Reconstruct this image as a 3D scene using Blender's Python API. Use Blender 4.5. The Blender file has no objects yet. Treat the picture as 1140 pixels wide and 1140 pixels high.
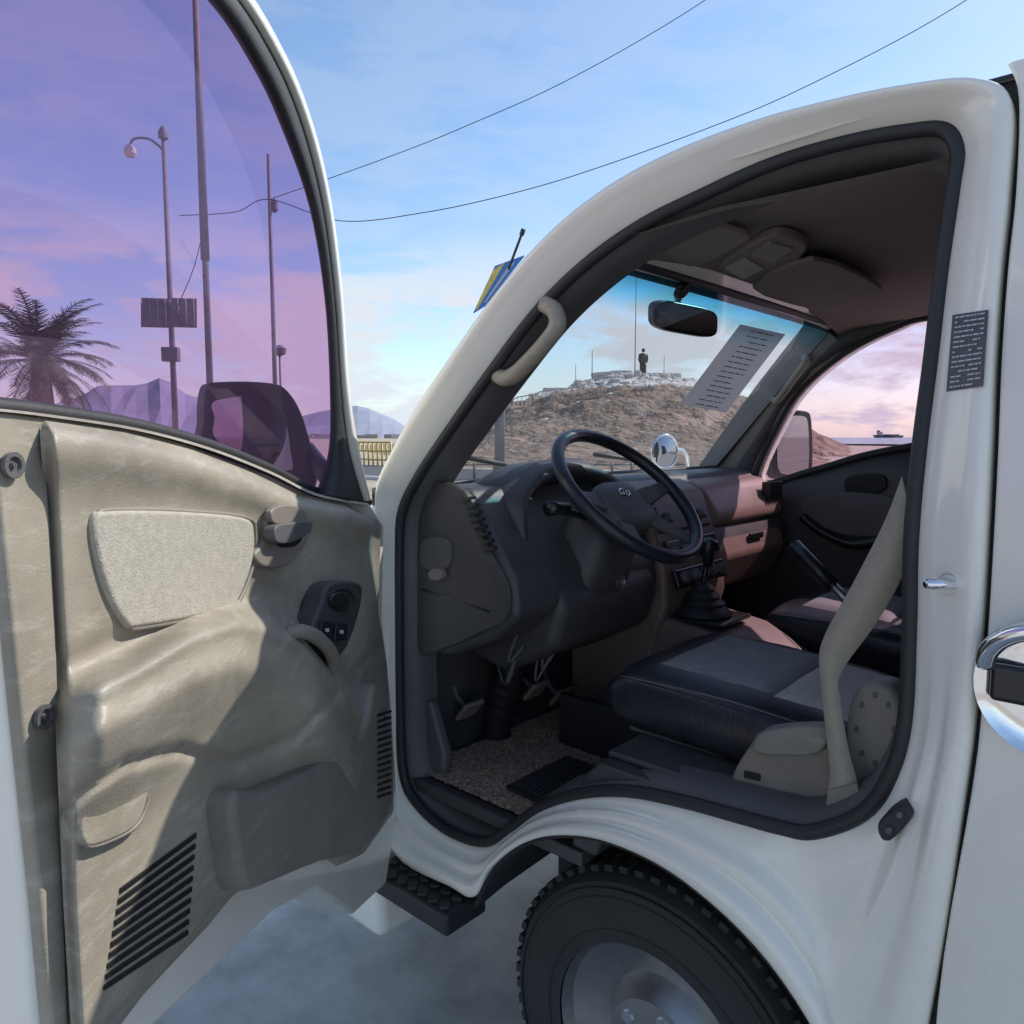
import bpy, bmesh, math, random
from mathutils import Vector, Matrix, noise
random.seed(5)
rad=math.radians
EYE=1.45; TH=rad(42); PT=rad(5.58); FL=850.0
C=Vector((0,0,EYE))
F3=Vector((-math.sin(TH)*math.cos(PT),math.cos(TH)*math.cos(PT),-math.sin(PT)))
U3=Vector((-math.sin(TH)*math.sin(PT),math.cos(TH)*math.sin(PT),math.cos(PT)))
R3=Vector((math.cos(TH),math.sin(TH),0))
FH=Vector((-math.sin(TH),math.cos(TH),0))
# ---- survey helpers: measured bearings intersected with the real surfaces of the place
def ray(a,b): return F3+R3*((a-570)/FL)+U3*((570-b)/FL)
def onP(a,b,p0,n):
    d=ray(a,b); return C+d*((p0-C).dot(n)/d.dot(n))
def onY(a,b,Y): return onP(a,b,Vector((0,Y,0)),Vector((0,1,0)))
def onX(a,b,X): return onP(a,b,Vector((X,0,0)),Vector((1,0,0)))
def onZ(a,b,Z): return onP(a,b,Vector((0,0,Z)),Vector((0,0,1)))
def G(a,b,dep):
    d=ray(a,b); return C+d*(dep/d.dot(FH))
def LZ(l,dep,z): 
    v=R3*l+FH*dep; return Vector((v.x,v.y,z))
def side(a,b,ins=0.0):
    p=onY(a,b,1.05+ins)
    if p.z>1.36:
        d=ray(a,b); k=.13
        t=(1.05+ins+k*(EYE-1.36))/(d.y-k*d.z); p=C+d*t
    return p
HA=Vector((-1.283,1.05,0)); DD=Vector((.568,-.823,0)).normalized(); DN=Vector((.823,.568,0)).normalized()
def dr(a,b,off=0.0): return onP(a,b,HA+DN*off,DN)
WB=Vector((-1.31,0,1.335)); WT=Vector((-.90,0,1.82))
WN=(WT-WB).cross(Vector((0,1,0))).normalized()
if WN.x<0: WN=-WN
def ws(a,b,off=0.0): return onP(a,b,WB+WN*off,WN)
# ---------------- materials
def mat(name,col,rough=.5,metal=0,var=0.0,vs=8,bump=0.0,bs=200,coat=0,col2=None,spec=.5,bd=None,scuff=None,s0=.60,s1=.74):
    m=bpy.data.materials.new(name); m.use_nodes=True; nt=m.node_tree; b=nt.nodes['Principled BSDF']
    b.inputs['Base Color'].default_value=(*col,1); b.inputs['Roughness'].default_value=rough
    b.inputs['Metallic'].default_value=metal; b.inputs['Coat Weight'].default_value=coat
    b.inputs['Specular IOR Level'].default_value=spec
    tc=nt.nodes.new('ShaderNodeTexCoord')
    if var>0:
        n=nt.nodes.new('ShaderNodeTexNoise'); n.inputs['Scale'].default_value=vs; n.inputs['Detail'].default_value=8; n.inputs['Roughness'].default_value=.65
        nt.links.new(tc.outputs['Object'],n.inputs['Vector'])
        r=nt.nodes.new('ShaderNodeValToRGB'); r.color_ramp.elements[0].position=.35; r.color_ramp.elements[1].position=.68
        c2=col2 or tuple(min(1,c*(1+var)) for c in col)
        c1=col if col2 else tuple(c*(1-var) for c in col)
        r.color_ramp.elements[0].color=(*c1,1); r.color_ramp.elements[1].color=(*c2,1)
        nt.links.new(n.outputs['Fac'],r.inputs['Fac']); outc=r.outputs['Color']
        if scuff:
            mp=nt.nodes.new('ShaderNodeMapping'); mp.inputs['Scale'].default_value=(14,14,60); mp.inputs['Rotation'].default_value=(.5,.3,.2)
            n3=nt.nodes.new('ShaderNodeTexNoise'); n3.inputs['Scale'].default_value=1; n3.inputs['Detail'].default_value=10; n3.inputs['Roughness'].default_value=.75
            r3=nt.nodes.new('ShaderNodeValToRGB'); r3.color_ramp.elements[0].position=s0; r3.color_ramp.elements[1].position=s1
            r3.color_ramp.elements[1].color=(.6,.6,.6,1)
            mx=nt.nodes.new('ShaderNodeMix'); mx.data_type='RGBA'; mx.inputs['B'].default_value=(*scuff,1)
            nt.links.new(tc.outputs['Object'],mp.inputs[0]); nt.links.new(mp.outputs[0],n3.inputs['Vector']); nt.links.new(n3.outputs['Fac'],r3.inputs['Fac'])
            nt.links.new(r3.outputs['Color'],mx.inputs['Factor']); nt.links.new(outc,mx.inputs['A']); outc=mx.outputs['Result']
        nt.links.new(outc,b.inputs['Base Color'])
        mr=nt.nodes.new('ShaderNodeMapRange'); mr.inputs['To Min'].default_value=max(0,rough-.08); mr.inputs['To Max'].default_value=min(1,rough+.1)
        nt.links.new(n.outputs['Fac'],mr.inputs['Value']); nt.links.new(mr.outputs['Result'],b.inputs['Roughness'])
    if bump>0:
        n2=nt.nodes.new('ShaderNodeTexNoise'); n2.inputs['Scale'].default_value=bs; n2.inputs['Detail'].default_value=4
        nt.links.new(tc.outputs['Object'],n2.inputs['Vector'])
        bp=nt.nodes.new('ShaderNodeBump'); bp.inputs['Strength'].default_value=bump; bp.inputs['Distance'].default_value=bd or (.002 if bs>20 else .05)
        nt.links.new(n2.outputs['Fac'],bp.inputs['Height']); nt.links.new(bp.outputs['Normal'],b.inputs['Normal'])
    return m
M={}
M['paint']=mat('white_paint',(.86,.825,.735),.25,var=.03,vs=3,coat=.7)
M['rubber']=mat('black_rubber',(.022,.022,.024),.55,bump=.3,bs=150)
M['plast']=mat('dark_plastic',(.062,.059,.061),.46,var=.2,vs=6,bump=.35,bs=420,scuff=(.14,.13,.12))
M['plast2']=mat('grey_plastic',(.10,.096,.098),.5,var=.15,vs=6,bump=.35,bs=420)
M['black']=mat('gloss_black',(.016,.016,.018),.25)
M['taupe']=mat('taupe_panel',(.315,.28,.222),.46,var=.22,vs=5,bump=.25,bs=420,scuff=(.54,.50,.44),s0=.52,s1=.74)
M['taupeS']=mat('taupe_shaded_trim',(.21,.19,.16),.5,var=.15,vs=7,bump=.2,bs=420,scuff=(.38,.35,.3),s0=.55)  # darker copy of the panel taupe, with shade put into its colour
M['taupeD']=mat('taupe_trim',(.22,.195,.165),.5,var=.12,vs=10,bump=.2,bs=380)
M['brown']=mat('brown_dash_trim',(.25,.165,.14),.5,var=.12,vs=10,bump=.2,bs=380)
M['brownD']=mat('brown_console_trim',(.19,.13,.112),.5,var=.12,vs=10,bump=.2,bs=380)
M['cloth']=mat('woven_insert',(.385,.355,.30),.85,var=.12,vs=120,bump=.6,bs=420)
M['head']=mat('headliner_cloth',(.24,.20,.175),.95,var=.08,vs=4,bump=.4,bs=300)
M['leather']=mat('black_leatherette',(.020,.021,.028),.32,var=.2,vs=12,bump=.4,bs=160)
M['seatg']=mat('grey_seat_cloth',(.23,.23,.238),.8,var=.12,vs=60,bump=.5,bs=350)
M['seatl']=mat('light_seat_cloth',(.44,.42,.39),.8,var=.10,vs=60,bump=.5,bs=350)
M['belt']=mat('seat_belt_web',(.34,.30,.235),.7,var=.08,vs=80,bump=.5,bs=500)
M['carpet']=mat('loop_carpet',(.15,.095,.065),.95,var=.1,vs=140,col2=(.55,.38,.28),bump=.8,bs=260)
M['chrome']=mat('chrome',(.85,.85,.87),.08,metal=1)
M['steel']=mat('worn_steel',(.4,.4,.4),.4,metal=1,var=.2)
M['tyre']=mat('tyre_rubber',(.03,.03,.03),.8,var=.2,bump=.5,bs=60)
M['mirror']=mat('mirror_glass',(.8,.83,.87),.03,metal=1)
M['label']=mat('label_plate',(.05,.06,.08),.3)
M['print']=mat('label_print',(.55,.57,.6),.5)
M['ink']=mat('ink',(.16,.16,.22),.8)
M['ground']=mat('sandy_ground',(.36,.31,.25),.95,var=.25,vs=.6,bump=.4,bs=30)
M['concrete']=mat('concrete_paving',(.43,.41,.375),.9,var=.25,vs=4,bump=.8,bs=60)
M['pole']=mat('painted_steel_pole',(.16,.16,.18),.6,var=.2)
M['lgrey']=mat('light_masonry',(.55,.53,.5),.9,var=.2,vs=1.5)
M['yellow']=mat('yellow_rail_paint',(.6,.47,.14),.6,var=.2)
M['blue']=mat('blue_sign_paint',(.05,.18,.55),.5)
M['bronze']=mat('bronze',(.06,.055,.05),.5,metal=.3)
def paperm():
    m=bpy.data.materials.new('paper'); m.use_nodes=True; nt=m.node_tree; b=nt.nodes['Principled BSDF']; o=nt.nodes['Material Output']
    b.inputs['Base Color'].default_value=(.75,.74,.73,1); b.inputs['Roughness'].default_value=.8
    t=nt.nodes.new('ShaderNodeBsdfTranslucent'); t.inputs['Color'].default_value=(.8,.78,.78,1); mx=nt.nodes.new('ShaderNodeMixShader'); mx.inputs[0].default_value=.55
    nt.links.new(b.outputs[0],mx.inputs[1]); nt.links.new(t.outputs[0],mx.inputs[2]); nt.links.new(mx.outputs[0],o.inputs['Surface']); return m
M['paper']=paperm()
def glass(name,col,refl=.06,reflcol=(1,1,1),strip=False,rmax=.25,haze=0,hazecol=(1,1,1)):
    m=bpy.data.materials.new(name); m.use_nodes=True; nt=m.node_tree; nt.nodes.clear()
    o=nt.nodes.new('ShaderNodeOutputMaterial'); mx=nt.nodes.new('ShaderNodeMixShader')
    t=nt.nodes.new('ShaderNodeBsdfTransparent'); g=nt.nodes.new('ShaderNodeBsdfGlossy')
    t.inputs['Color'].default_value=(*col,1); g.inputs['Color'].default_value=(*reflcol,1); g.inputs['Roughness'].default_value=.01
    lw=nt.nodes.new('ShaderNodeLayerWeight'); lw.inputs['Blend'].default_value=.3
    mr=nt.nodes.new('ShaderNodeMapRange'); mr.inputs['To Min'].default_value=refl; mr.inputs['To Max'].default_value=rmax
    nt.links.new(lw.outputs['Fresnel'],mr.inputs['Value'])
    nt.links.new(mr.outputs['Result'],mx.inputs['Fac']); nt.links.new(g.outputs[0],mx.inputs[2])
    base=t.outputs[0]
    if haze:
        d=nt.nodes.new('ShaderNodeBsdfTranslucent'); d.inputs['Color'].default_value=(*hazecol,1)
        m2=nt.nodes.new('ShaderNodeMixShader'); m2.inputs[0].default_value=haze
        nt.links.new(base,m2.inputs[1]); nt.links.new(d.outputs[0],m2.inputs[2]); base=m2.outputs[0]
    nt.links.new(base,mx.inputs[1])
    nt.links.new(mx.outputs[0],o.inputs['Surface'])
    if strip:
        tc=nt.nodes.new('ShaderNodeTexCoord'); s=nt.nodes.new('ShaderNodeSeparateXYZ'); r=nt.nodes.new('ShaderNodeValToRGB')
        q=nt.nodes.new('ShaderNodeMapRange'); q.inputs['From Min'].default_value=1.66; q.inputs['From Max'].default_value=1.81
        nt.links.new(tc.outputs['Object'],s.inputs[0]); nt.links.new(s.outputs['Z'],q.inputs['Value']); nt.links.new(q.outputs['Result'],r.inputs['Fac'])
        r.color_ramp.elements[0].color=(*col,1); r.color_ramp.elements[0].position=.45
        r.color_ramp.elements[1].color=(.03,.22,.33,1); r.color_ramp.elements[1].position=.95
        e=r.color_ramp.elements.new(.72); e.color=(.16,.48,.60,1)
        nt.links.new(r.outputs['Color'],t.inputs['Color'])
    return m
M['wsglass']=glass('windshield_glass',(.73,.74,.77),.02,strip=True,rmax=.10,haze=.03)
M['violet']=glass('violet_tinted_glass',(.68,.44,.66),.010,(1,.8,.95),rmax=.04,haze=.08,hazecol=(.75,.45,.68))
M['pink']=glass('pink_tinted_glass',(.86,.64,.76),.03,(1,.8,.9),rmax=.15)
# ---------------- mesh helpers
def empty(name):
    e=bpy.data.objects.new(name,None); bpy.context.scene.collection.objects.link(e); return e
def mesh(name,vs,fs,m,par=None,smooth=False,bevel=0,seg=3,sub=0,solid=0):
    me=bpy.data.meshes.new(name); me.from_pydata([tuple(v) for v in vs],[],fs); me.update()
    bm=bmesh.new(); bm.from_mesh(me); bmesh.ops.recalc_face_normals(bm,faces=bm.faces); bm.to_mesh(me); bm.free()
    o=bpy.data.objects.new(name,me); bpy.context.scene.collection.objects.link(o)
    if isinstance(m,str): m=M[m]
    me.materials.append(m)
    if par: o.parent=par
    if solid:
        s=o.modifiers.new('s','SOLIDIFY'); s.thickness=solid; s.offset=0
    if bevel:
        b=o.modifiers.new('b','BEVEL'); b.width=bevel; b.segments=seg; b.limit_method='ANGLE'; b.angle_limit=rad(40)
        smooth=True
    if sub:
        s=o.modifiers.new('ss','SUBSURF'); s.levels=sub; s.render_levels=sub
    if smooth:
        for p in me.polygons: p.use_smooth=True
        if bevel:
            w=o.modifiers.new('w','WEIGHTED_NORMAL')
    return o
def prism(name,pts,off,m,par=None,bevel=0,seg=3):
    n=len(pts); vs=[Vector(p) for p in pts]+[Vector(p)+off for p in pts]
    fs=[list(range(n)),list(range(2*n-1,n-1,-1))]+[[i,(i+1)%n,n+(i+1)%n,n+i] for i in range(n)]
    return mesh(name,vs,fs,m,par,bevel=bevel,seg=seg)
def cr(P,n=6,closed=False):
    out=[]; N=len(P); P=[Vector(p) for p in P]
    rng=N if closed else N-1
    for i in range(rng):
        if closed: a,b,c,d=P[i-1],P[i],P[(i+1)%N],P[(i+2)%N]
        else: a,b,c,d=P[max(0,i-1)],P[i],P[i+1],P[min(N-1,i+2)]
        for k in range(n):
            t=k/n; out.append(.5*((2*b)+(c-a)*t+(2*a-5*b+4*c-d)*t*t+(3*b-a-3*c+d)*t*t*t))
    if not closed: out.append(P[-1])
    return out
def p3(l): return [Vector((a,b,0)) for a,b in l]
def sp(l,n=5,closed=True): return [(p.x,p.y) for p in cr(p3(l),n,closed)]
def loft(name,loops,m,par=None,closed=False,caps=False,smooth=True,solid=0):
    n=len(loops[0]); vs=[v for L in loops for v in L]; fs=[]
    for j in range(len(loops)-1):
        for i in range(n if closed else n-1):
            a=j*n+i; b=j*n+(i+1)%n; fs.append([a,b,b+n,a+n])
    if caps: fs.append(list(range(n))); fs.append([(len(loops)-1)*n+i for i in range(n)][::-1])
    return mesh(name,vs,fs,m,par,smooth=smooth,solid=solid)
def tube(name,pts,r,m,par=None,closed=False,n=10,smoothn=0):
    if smoothn: pts=cr(pts,smoothn,closed)
    pts=[Vector(p) for p in pts]; N=len(pts); rr=r if isinstance(r,(list,tuple)) else None
    vs=[];fs=[]; up=None
    for i,p in enumerate(pts):
        if closed: t=pts[(i+1)%N]-pts[i-1]
        else: t=pts[min(N-1,i+1)]-pts[max(0,i-1)]
        if t.length<1e-9: t=Vector((0,0,1))
        t.normalize()
        if up is None: up=t.orthogonal().normalized()
        up=(up-t*up.dot(t)); up=up.normalized() if up.length>1e-6 else t.orthogonal().normalized()
        w=t.cross(up); q=rr[0]+(rr[1]-rr[0])*i/max(1,N-1) if rr else r
        for k in range(n):
            a=2*math.pi*k/n; vs.append(p+up*math.cos(a)*q+w*math.sin(a)*q)
    for i in range(N if closed else N-1):
        for k in range(n):
            a=i*n+k;b=i*n+(k+1)%n; j=((i+1)%N)*n; fs.append([a,b,j+(k+1)%n,j+k])
    if not closed: fs.append(list(range(n))[::-1]); fs.append([(N-1)*n+k for k in range(n)])
    return mesh(name,vs,fs,m,par,smooth=True)
def rbox(name,c,s,m,par=None,bevel=.01,mtx=None,seg=4):
    vs=[]
    for x in(-.5,.5):
        for y in(-.5,.5):
            for z in(-.5,.5):
                v=Vector((x*s[0],y*s[1],z*s[2])); v=(mtx@v) if mtx else v; vs.append(v+Vector(c))
    fs=[[0,1,3,2],[4,6,7,5],[0,4,5,1],[2,3,7,6],[0,2,6,4],[1,5,7,3]]
    return mesh(name,vs,fs,m,par,bevel=bevel,seg=seg)
def lathe(name,prof,c,ax,m,par=None,n=48,caps=True):
    ax=Vector(ax).normalized(); u=ax.orthogonal().normalized(); w=ax.cross(u); c=Vector(c)
    loops=[[c+ax*h+(u*math.cos(2*math.pi*k/n)+w*math.sin(2*math.pi*k/n))*r for k in range(n)] for r,h in prof]
    o=loft(name,loops,m,par,closed=True,caps=caps)
    e=o.modifiers.new('e','EDGE_SPLIT'); e.split_angle=rad(35)
    return o
def oval(cx,cy,rx,ry,n=24,pw=1.0,rot=0):
    o=[]
    for k in range(n):
        a=2*math.pi*k/n; x=rx*math.copysign(abs(math.cos(a))**pw,math.cos(a)); y=ry*math.copysign(abs(math.sin(a))**pw,math.sin(a))
        o.append((cx+x*math.cos(rot)-y*math.sin(rot),cy+x*math.sin(rot)+y*math.cos(rot)))
    return o
def dprism(name,pp,o0,o1,m,par,bevel=.003): return prism(name,[dr(a,b,o1) for a,b in pp],-DN*(o1-o0),m,par,bevel)
def yprism(name,pp,Y,dep,m,par,bevel=.003): return prism(name,[onY(a,b,Y) for a,b in pp],Vector((0,dep,0)),m,par,bevel)
def lerpv(t,xs,ys):
    if t<=xs[0]: return ys[0]
    for i in range(len(xs)-1):
        if t<=xs[i+1]:
            return ys[i]+(ys[i+1]-ys[i])*(t-xs[i])/(xs[i+1]-xs[i])
    return ys[-1]
def sm(a,b,x):
    t=max(0,min(1,(x-a)/(b-a))); return t*t*(3-2*t)
# =================================================== TRUCK
T=empty('pickup_truck')
AC=(-.68,.34); AR=.41
def arc(deg): return ('w',AC[0]+AR*math.cos(rad(deg)),AC[1]+AR*math.sin(rad(deg)))
pairs=[((447,572),(418,545)),((465,533),(436,500)),((500,480),(464,450)),((550,410),(508,385)),((600,345),(555,320)),
((655,292),(610,258)),((715,250),(672,208)),((780,218),(745,168)),((860,182),(840,132)),((940,158),(930,108)),((1010,145),(1010,92)),
((1052,144),(1085,85)),((1068,170),(1125,110)),((1063,212),(1122,212)),((1050,300),(1113,300)),((1038,400),(1106,400)),((1025,500),(1102,500)),
((1016,600),(1097,600)),((1014,700),(1091,700)),((1009,800),(1083,800)),((993,860),(1073,880)),((960,905),('w',-.215,.72)),
((905,926),('w',-.262,.36)),((868,921),arc(27)),((830,911),arc(52)),((760,892),arc(75)),((700,881),arc(95)),((650,883),arc(112)),((605,897),arc(127)),
((572,920),arc(143)),((540,937),arc(156)),((500,925),('w',-1.12,.50)),((465,895),('w',-1.30,.50)),((449,860),('w',-1.375,.62)),
((445,780),(422,780)),((444,690),(422,690)),((444,620),(420,610))]
outer=[];seal=[]
for s_,o_ in pairs:
    seal.append(side(*s_,.055)); outer.append(Vector((o_[1],1.05,o_[2])) if o_[0]=='w' else side(*o_,0))
So=cr(seal,6,True); Oo=cr(outer,6,True)
# (t, relief low on the body where the pressing is folded, relief on pillars and roof rail)
prof=[(0,.03,.03),(.0,.006,.006),(.04,0,0),(.12,-.002,-.001),(.2,-.002,.001),(.30,0,.006),(.36,.010,.010),(.40,.020,.0125),(.46,.022,.016),(.58,.020,.0235),(.64,.026,.0275),(.70,.041,.032),(.78,.043,.038),(.88,.05,.047),(1,.062,.062)]
loops=[]
for t,rl,rh in prof:
    L=[]
    for a,b in zip(Oo,So):
        p=a.lerp(b,t); k=sm(.85,1.2,b.z); p.y=a.y+(b.y-.055-a.y)*t+rl*(1-k)+rh*k; L.append(p)
    loops.append(L)
loft('cab_side_frame',loops,'paint',T,closed=True)
tube('door_seal',So,.0115,'rubber',T,closed=True,n=10)
cen=Vector((-.75,0,1.3)); loops=[]
for k,(f,dy) in enumerate([(0,.012),(.025,.02),(.045,.05),(.05,.09)]):
    loops.append([Vector((p.x+(cen.x-p.x)*f,p.y+dy,p.z+(cen.z-p.z)*f)) for p in So])
loft('opening_trim',loops,'plast2',T,closed=True)
seam=[Vector((outer[12].x-.015,1.122,1.90))]+[outer[i] for i in range(12,22)]+[Vector((-.215,1.05,.34))]
seam=cr(seam,5); loops=[]
for dx,dy in((.008,.03),(.008,.004),(.013,0),(.3,-.004),(1.2,-.006),(2.8,0)):
    loops.append([Vector(((p.x+dx) if dx<.1 else -.1+dx,p.y+dy,p.z)) for p in seam])
loft('rear_side_panel',loops,'paint',T)
loft('seam_backing',[[Vector((p.x-.02,p.y+.034,p.z)) for p in seam],[Vector((p.x+.03,p.y+.034,p.z)) for p in seam]],'rubber',T)
# roof
loops=[]
for X,z0,cw in((-.93,1.79,.004),(-.90,1.805,.008),(-.85,1.828,.015),(-.76,1.855,.025),(-.62,1.876,.035),(-.4,1.888,.045),(.5,1.892,.05),(2.7,1.892,.05)):
    loops.append([Vector((X,1.145+1.44*k/12,z0+cw*(1-(2*k/12-1)**2)**.6)) for k in range(13)])
loft('roof_panel',loops,'paint',T)
loops=[]
for X in(-.89,-.84,-.6,-.3,0,.3):
    loops.append([Vector((X,1.155+1.40*k/10,(1.808 if X<-.87 else 1.822 if X<-.8 else 1.845)+.02*(1-(2*k/10-1)**2)-.03*abs(2*k/10-1)**6)) for k in range(11)])
loft('headliner',loops,'head',T)
prism('front_nose',[(-1.37,1.07,1.325),(-1.55,1.07,1.22),(-1.68,1.07,1.05),(-1.74,1.07,.85),(-1.76,1.07,.45),(-1.38,1.07,.45)],Vector((0,1.56,0)),'paint',T,bevel=.04,seg=5)
prism('cowl',[(-1.33,1.09,1.33),(-1.42,1.09,1.335),(-1.42,1.09,1.29),(-1.33,1.09,1.29)],Vector((0,1.52,0)),'plast',T,.005)
rbox('firewall',(-1.375,1.86,.96),(.02,1.46,.64),'plast',T,.002)
rbox('rear_wall',(.27,1.86,1.24),(.02,1.5,1.26),'plast2',T,.002)
rbox('footwell_floor',(-1.11,1.855,.645),(.56,1.47,.03),'plast',T,.004)
pr=[(-.86,.66),(-.84,.80),(-.80,.845),(.26,.85),(.26,.78),(-.76,.78),(-.80,.66)]
prism('seat_riser',[(x,1.125,z) for x,z in pr],Vector((0,1.45,0)),'plast',T,.008)
rbox('underbody',(1.0,1.85,.52),(3.2,1.1,.12),'rubber',T,.01)
# far side
wf=[(842,537),(868,470),(895,430),(940,393),(990,367),(1040,352),(1190,345),(1200,420),(1195,482),(1080,488),(1010,498),(960,508),(905,524)]
of=[(-1.42,1.25),(-1.34,1.36),(-1.14,1.62),(-.93,1.86),(-.6,1.885),(-.3,1.885),(.25,1.885),(.25,1.6),(.25,1.2),(0,.6),(-.5,.6),(-.95,.6),(-1.42,.6)]
wi=cr([onY(a,b,2.58) for a,b in wf],5,True); wo=cr([Vector((x,2.58,z)) for x,z in of],5,True)
def lp(t,dy): return [a.lerp(b,t)+Vector((0,dy,0)) for a,b in zip(wo,wi)]
loft('far_door_inner_panel',[lp(0,.0),lp(.6,-.02),lp(.82,-.03),lp(.93,-.02),lp(1,0),lp(1,.05)],'plast',T,closed=True)
tube('far_window_seal',[p+Vector((0,-.004,0)) for p in wi],.012,'rubber',T,closed=True)
loft('far_body_side',[[p+Vector((0,.085,0)) for p in wo],[p+Vector((0,.085,0)) for p in wi],[p+Vector((0,.04,0)) for p in wi]],'paint',T,closed=True)
mesh('passenger_window',[p+Vector((0,.045,0)) for p in wi],[list(range(len(wi)))],'pink',T)
rbox('far_rear_side',(1.47,2.655,1.15),(2.46,.02,1.5),'paint',T,.004)
rbox('tail_panel',(2.7,1.86,1.15),(.02,1.6,1.5),'paint',T,.004)
loft('far_pillar_trim',[[onY(a,b,2.57) for a,b in l] for l in ([(770,530),(800,487),(845,425),(900,355)],)]+[[onY(a,b,2.545) for a,b in ((800,534),(835,487),(872,432),(925,372))],[onY(a,b,2.57) for a,b in ((838,540),(862,480),(893,432),(945,388))]],'taupeD',T)
def handle(name,A,B,out,r,m):
    a=Vector(A);b=Vector(B); o=Vector(out)
    tube(name,[a,a+o*.6,a+o+(b-a)*.12,a+o+(b-a)*.5,b+o-(b-a)*.12,b+o*.6,b],r,m,T,smoothn=6,n=12)
handle('far_grab_handle',onY(862,445,2.55),onY(896,398,2.55),(.03,-.05,-.01),.012,'taupe')
tube('near_grab_handle',[onY(a,b,1.145) for a,b in((606,338),(618,347),(620,363),(608,381),(590,401),(574,416),(562,421),(551,415),(547,404))],.0165,'taupe',T,smoothn=5,n=14)
for a_,b_ in((605,340),(548,406)): lathe('near_handle_foot_%d'%a_,[(.021,-.005),(.019,.012),(.014,.02)],onY(a_,b_,1.165),(.3,-1,0),'taupe',T,20)
# windshield
loops=[]
for j in range(9):
    t=j/8; p=WB.lerp(WT,t); loops.append([Vector((p.x,1.12+1.46*k/16,p.z)) for k in range(17)])
loft('windshield',loops,'wsglass',T)
tube('windshield_lower_seal',[(-1.312,1.12+1.46*k/10,1.34) for k in range(11)],.01,'rubber',T)
tube('windshield_header',[(-.905,1.15+1.42*k/10,1.814) for k in range(11)],.012,'rubber',T)
for nm,y0,y1 in(('wiper_1',1.55,1.25),('wiper_2',2.2,1.75)):
    tube(nm,[WB+Vector((-.01,y0,.005)),WB.lerp(WT,.10)+Vector((-.02,(y0+y1)/2,0)),WB.lerp(WT,.14)+Vector((-.012,y1,0))],.006,'rubber',T)
loft('far_windshield_edge',[[WB+Vector((0,2.53,0))+WN*.006,WT+Vector((0,2.545,0))+WN*.006],[WB+Vector((0,2.60,0))+WN*.006,WT+Vector((0,2.60,0))+WN*.006]],'plast',T)
q=[ws(824,361,.012),ws(874,372,.012),ws(808,459,.012),ws(757,450,.012)]
prism('dash_notice_paper',q,WN*.001,'paper',T)
def lines(name,q,n,m,off,par,l0=.08,l1=.92,fill=.45,seed=1):
    rnd=random.Random(seed); vs=[];fs=[]
    for i in range(n):
        t0=(i+.5)/(n+.4); t1=t0+fill/(n+.4); x=l0
        while x<l1:
            w=rnd.uniform(.05,.2); e=min(l1,x+w)
            if rnd.random()<.85:
                k=len(vs)
                for (s,t) in((x,t0),(e,t0),(e,t1),(x,t1)):
                    vs.append(q[0].lerp(q[1],s).lerp(q[3].lerp(q[2],s),t)+off)
                fs.append([k,k+1,k+2,k+3])
            x=e+.025
    mesh(name,vs,fs,m,par)
lines('notice_text',q,16,'ink',WN*.004,T,.25,.75,.2)
# dashboard
dp=[(-1.36,1.325),(-1.25,1.345),(-1.165,1.34),(-1.10,1.26),(-1.03,1.16),(-1.02,1.08),(-1.09,1.02),(-1.22,.96),(-1.36,.95)]
o=prism('dashboard',[(x,1.15,z) for x,z in dp],Vector((0,1.38,0)),'plast',T,.018,4)
yprism('dash_end_cap',sp([(462,552),(515,546),(538,600),(566,655),(562,690),(540,702),(495,722),(462,716)],3),1.142,.02,'plast',T,.004)
yprism('bonnet_release_recess',oval(484,617,18,19,20,.7),1.137,.012,'plast2',T,.004)
yprism('bonnet_release_lever',oval(484,640,8,7,16,.8),1.128,.02,'taupeD',T,.003)
for i in range(8):
    yprism('side_vent_slat_%d'%i,[(513+i*3.6,556+i*8),(526+i*3.4,552+i*8),(527+i*3.4,555+i*8),(514+i*3.6,559.5+i*8)],1.137,.01,'black',T,.0005)
yprism('lower_cap_groove',[(470,655),(545,680),(545,682),(470,657.5)],1.1405,.004,'black',T,0)
def hood(X,w,h,zb,n=18,yc=1.47):
    return [Vector((X+(.05*(1-math.sin(math.pi*k/n))),yc-w*math.cos(math.pi*k/n)*(1),zb+h*math.sin(math.pi*k/n)**.75)) for k in range(n+1)]
loft('instrument_hood',[hood(-1.31,.23,.03,1.32),hood(-1.24,.235,.07,1.32),hood(-1.17,.24,.165,1.235),hood(-1.13,.235,.16,1.225),hood(-1.125,.222,.145,1.225),hood(-1.14,.21,.135,1.22),hood(-1.22,.19,.11,1.21)],'plast',T)
prism('gauge_face',[p+Vector((-.01,0,0)) for p in hood(-1.20,.2,.125,1.2)],Vector((-.01,0,0)),'black',T)
for i,(y,r) in enumerate([(1.39,.048),(1.51,.048),(1.60,.03),(1.31,.03)]):
    lathe('gauge_%d'%i,[(r,0),(r+.004,.012),(r+.006,.0)],(-1.195,y,1.26),(1,0,.25),'plast2',T,32,False)
    for k in range(9):
        a=rad(-40+k*32.5); c=Vector((-1.196,y,1.26)); v1=Vector((0,math.cos(a),math.sin(a)))
        tube('gauge_tick_%d_%d'%(i,k),[c+v1*r*.75,c+v1*r*.92],.0012,'print',T,n=4)
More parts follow.
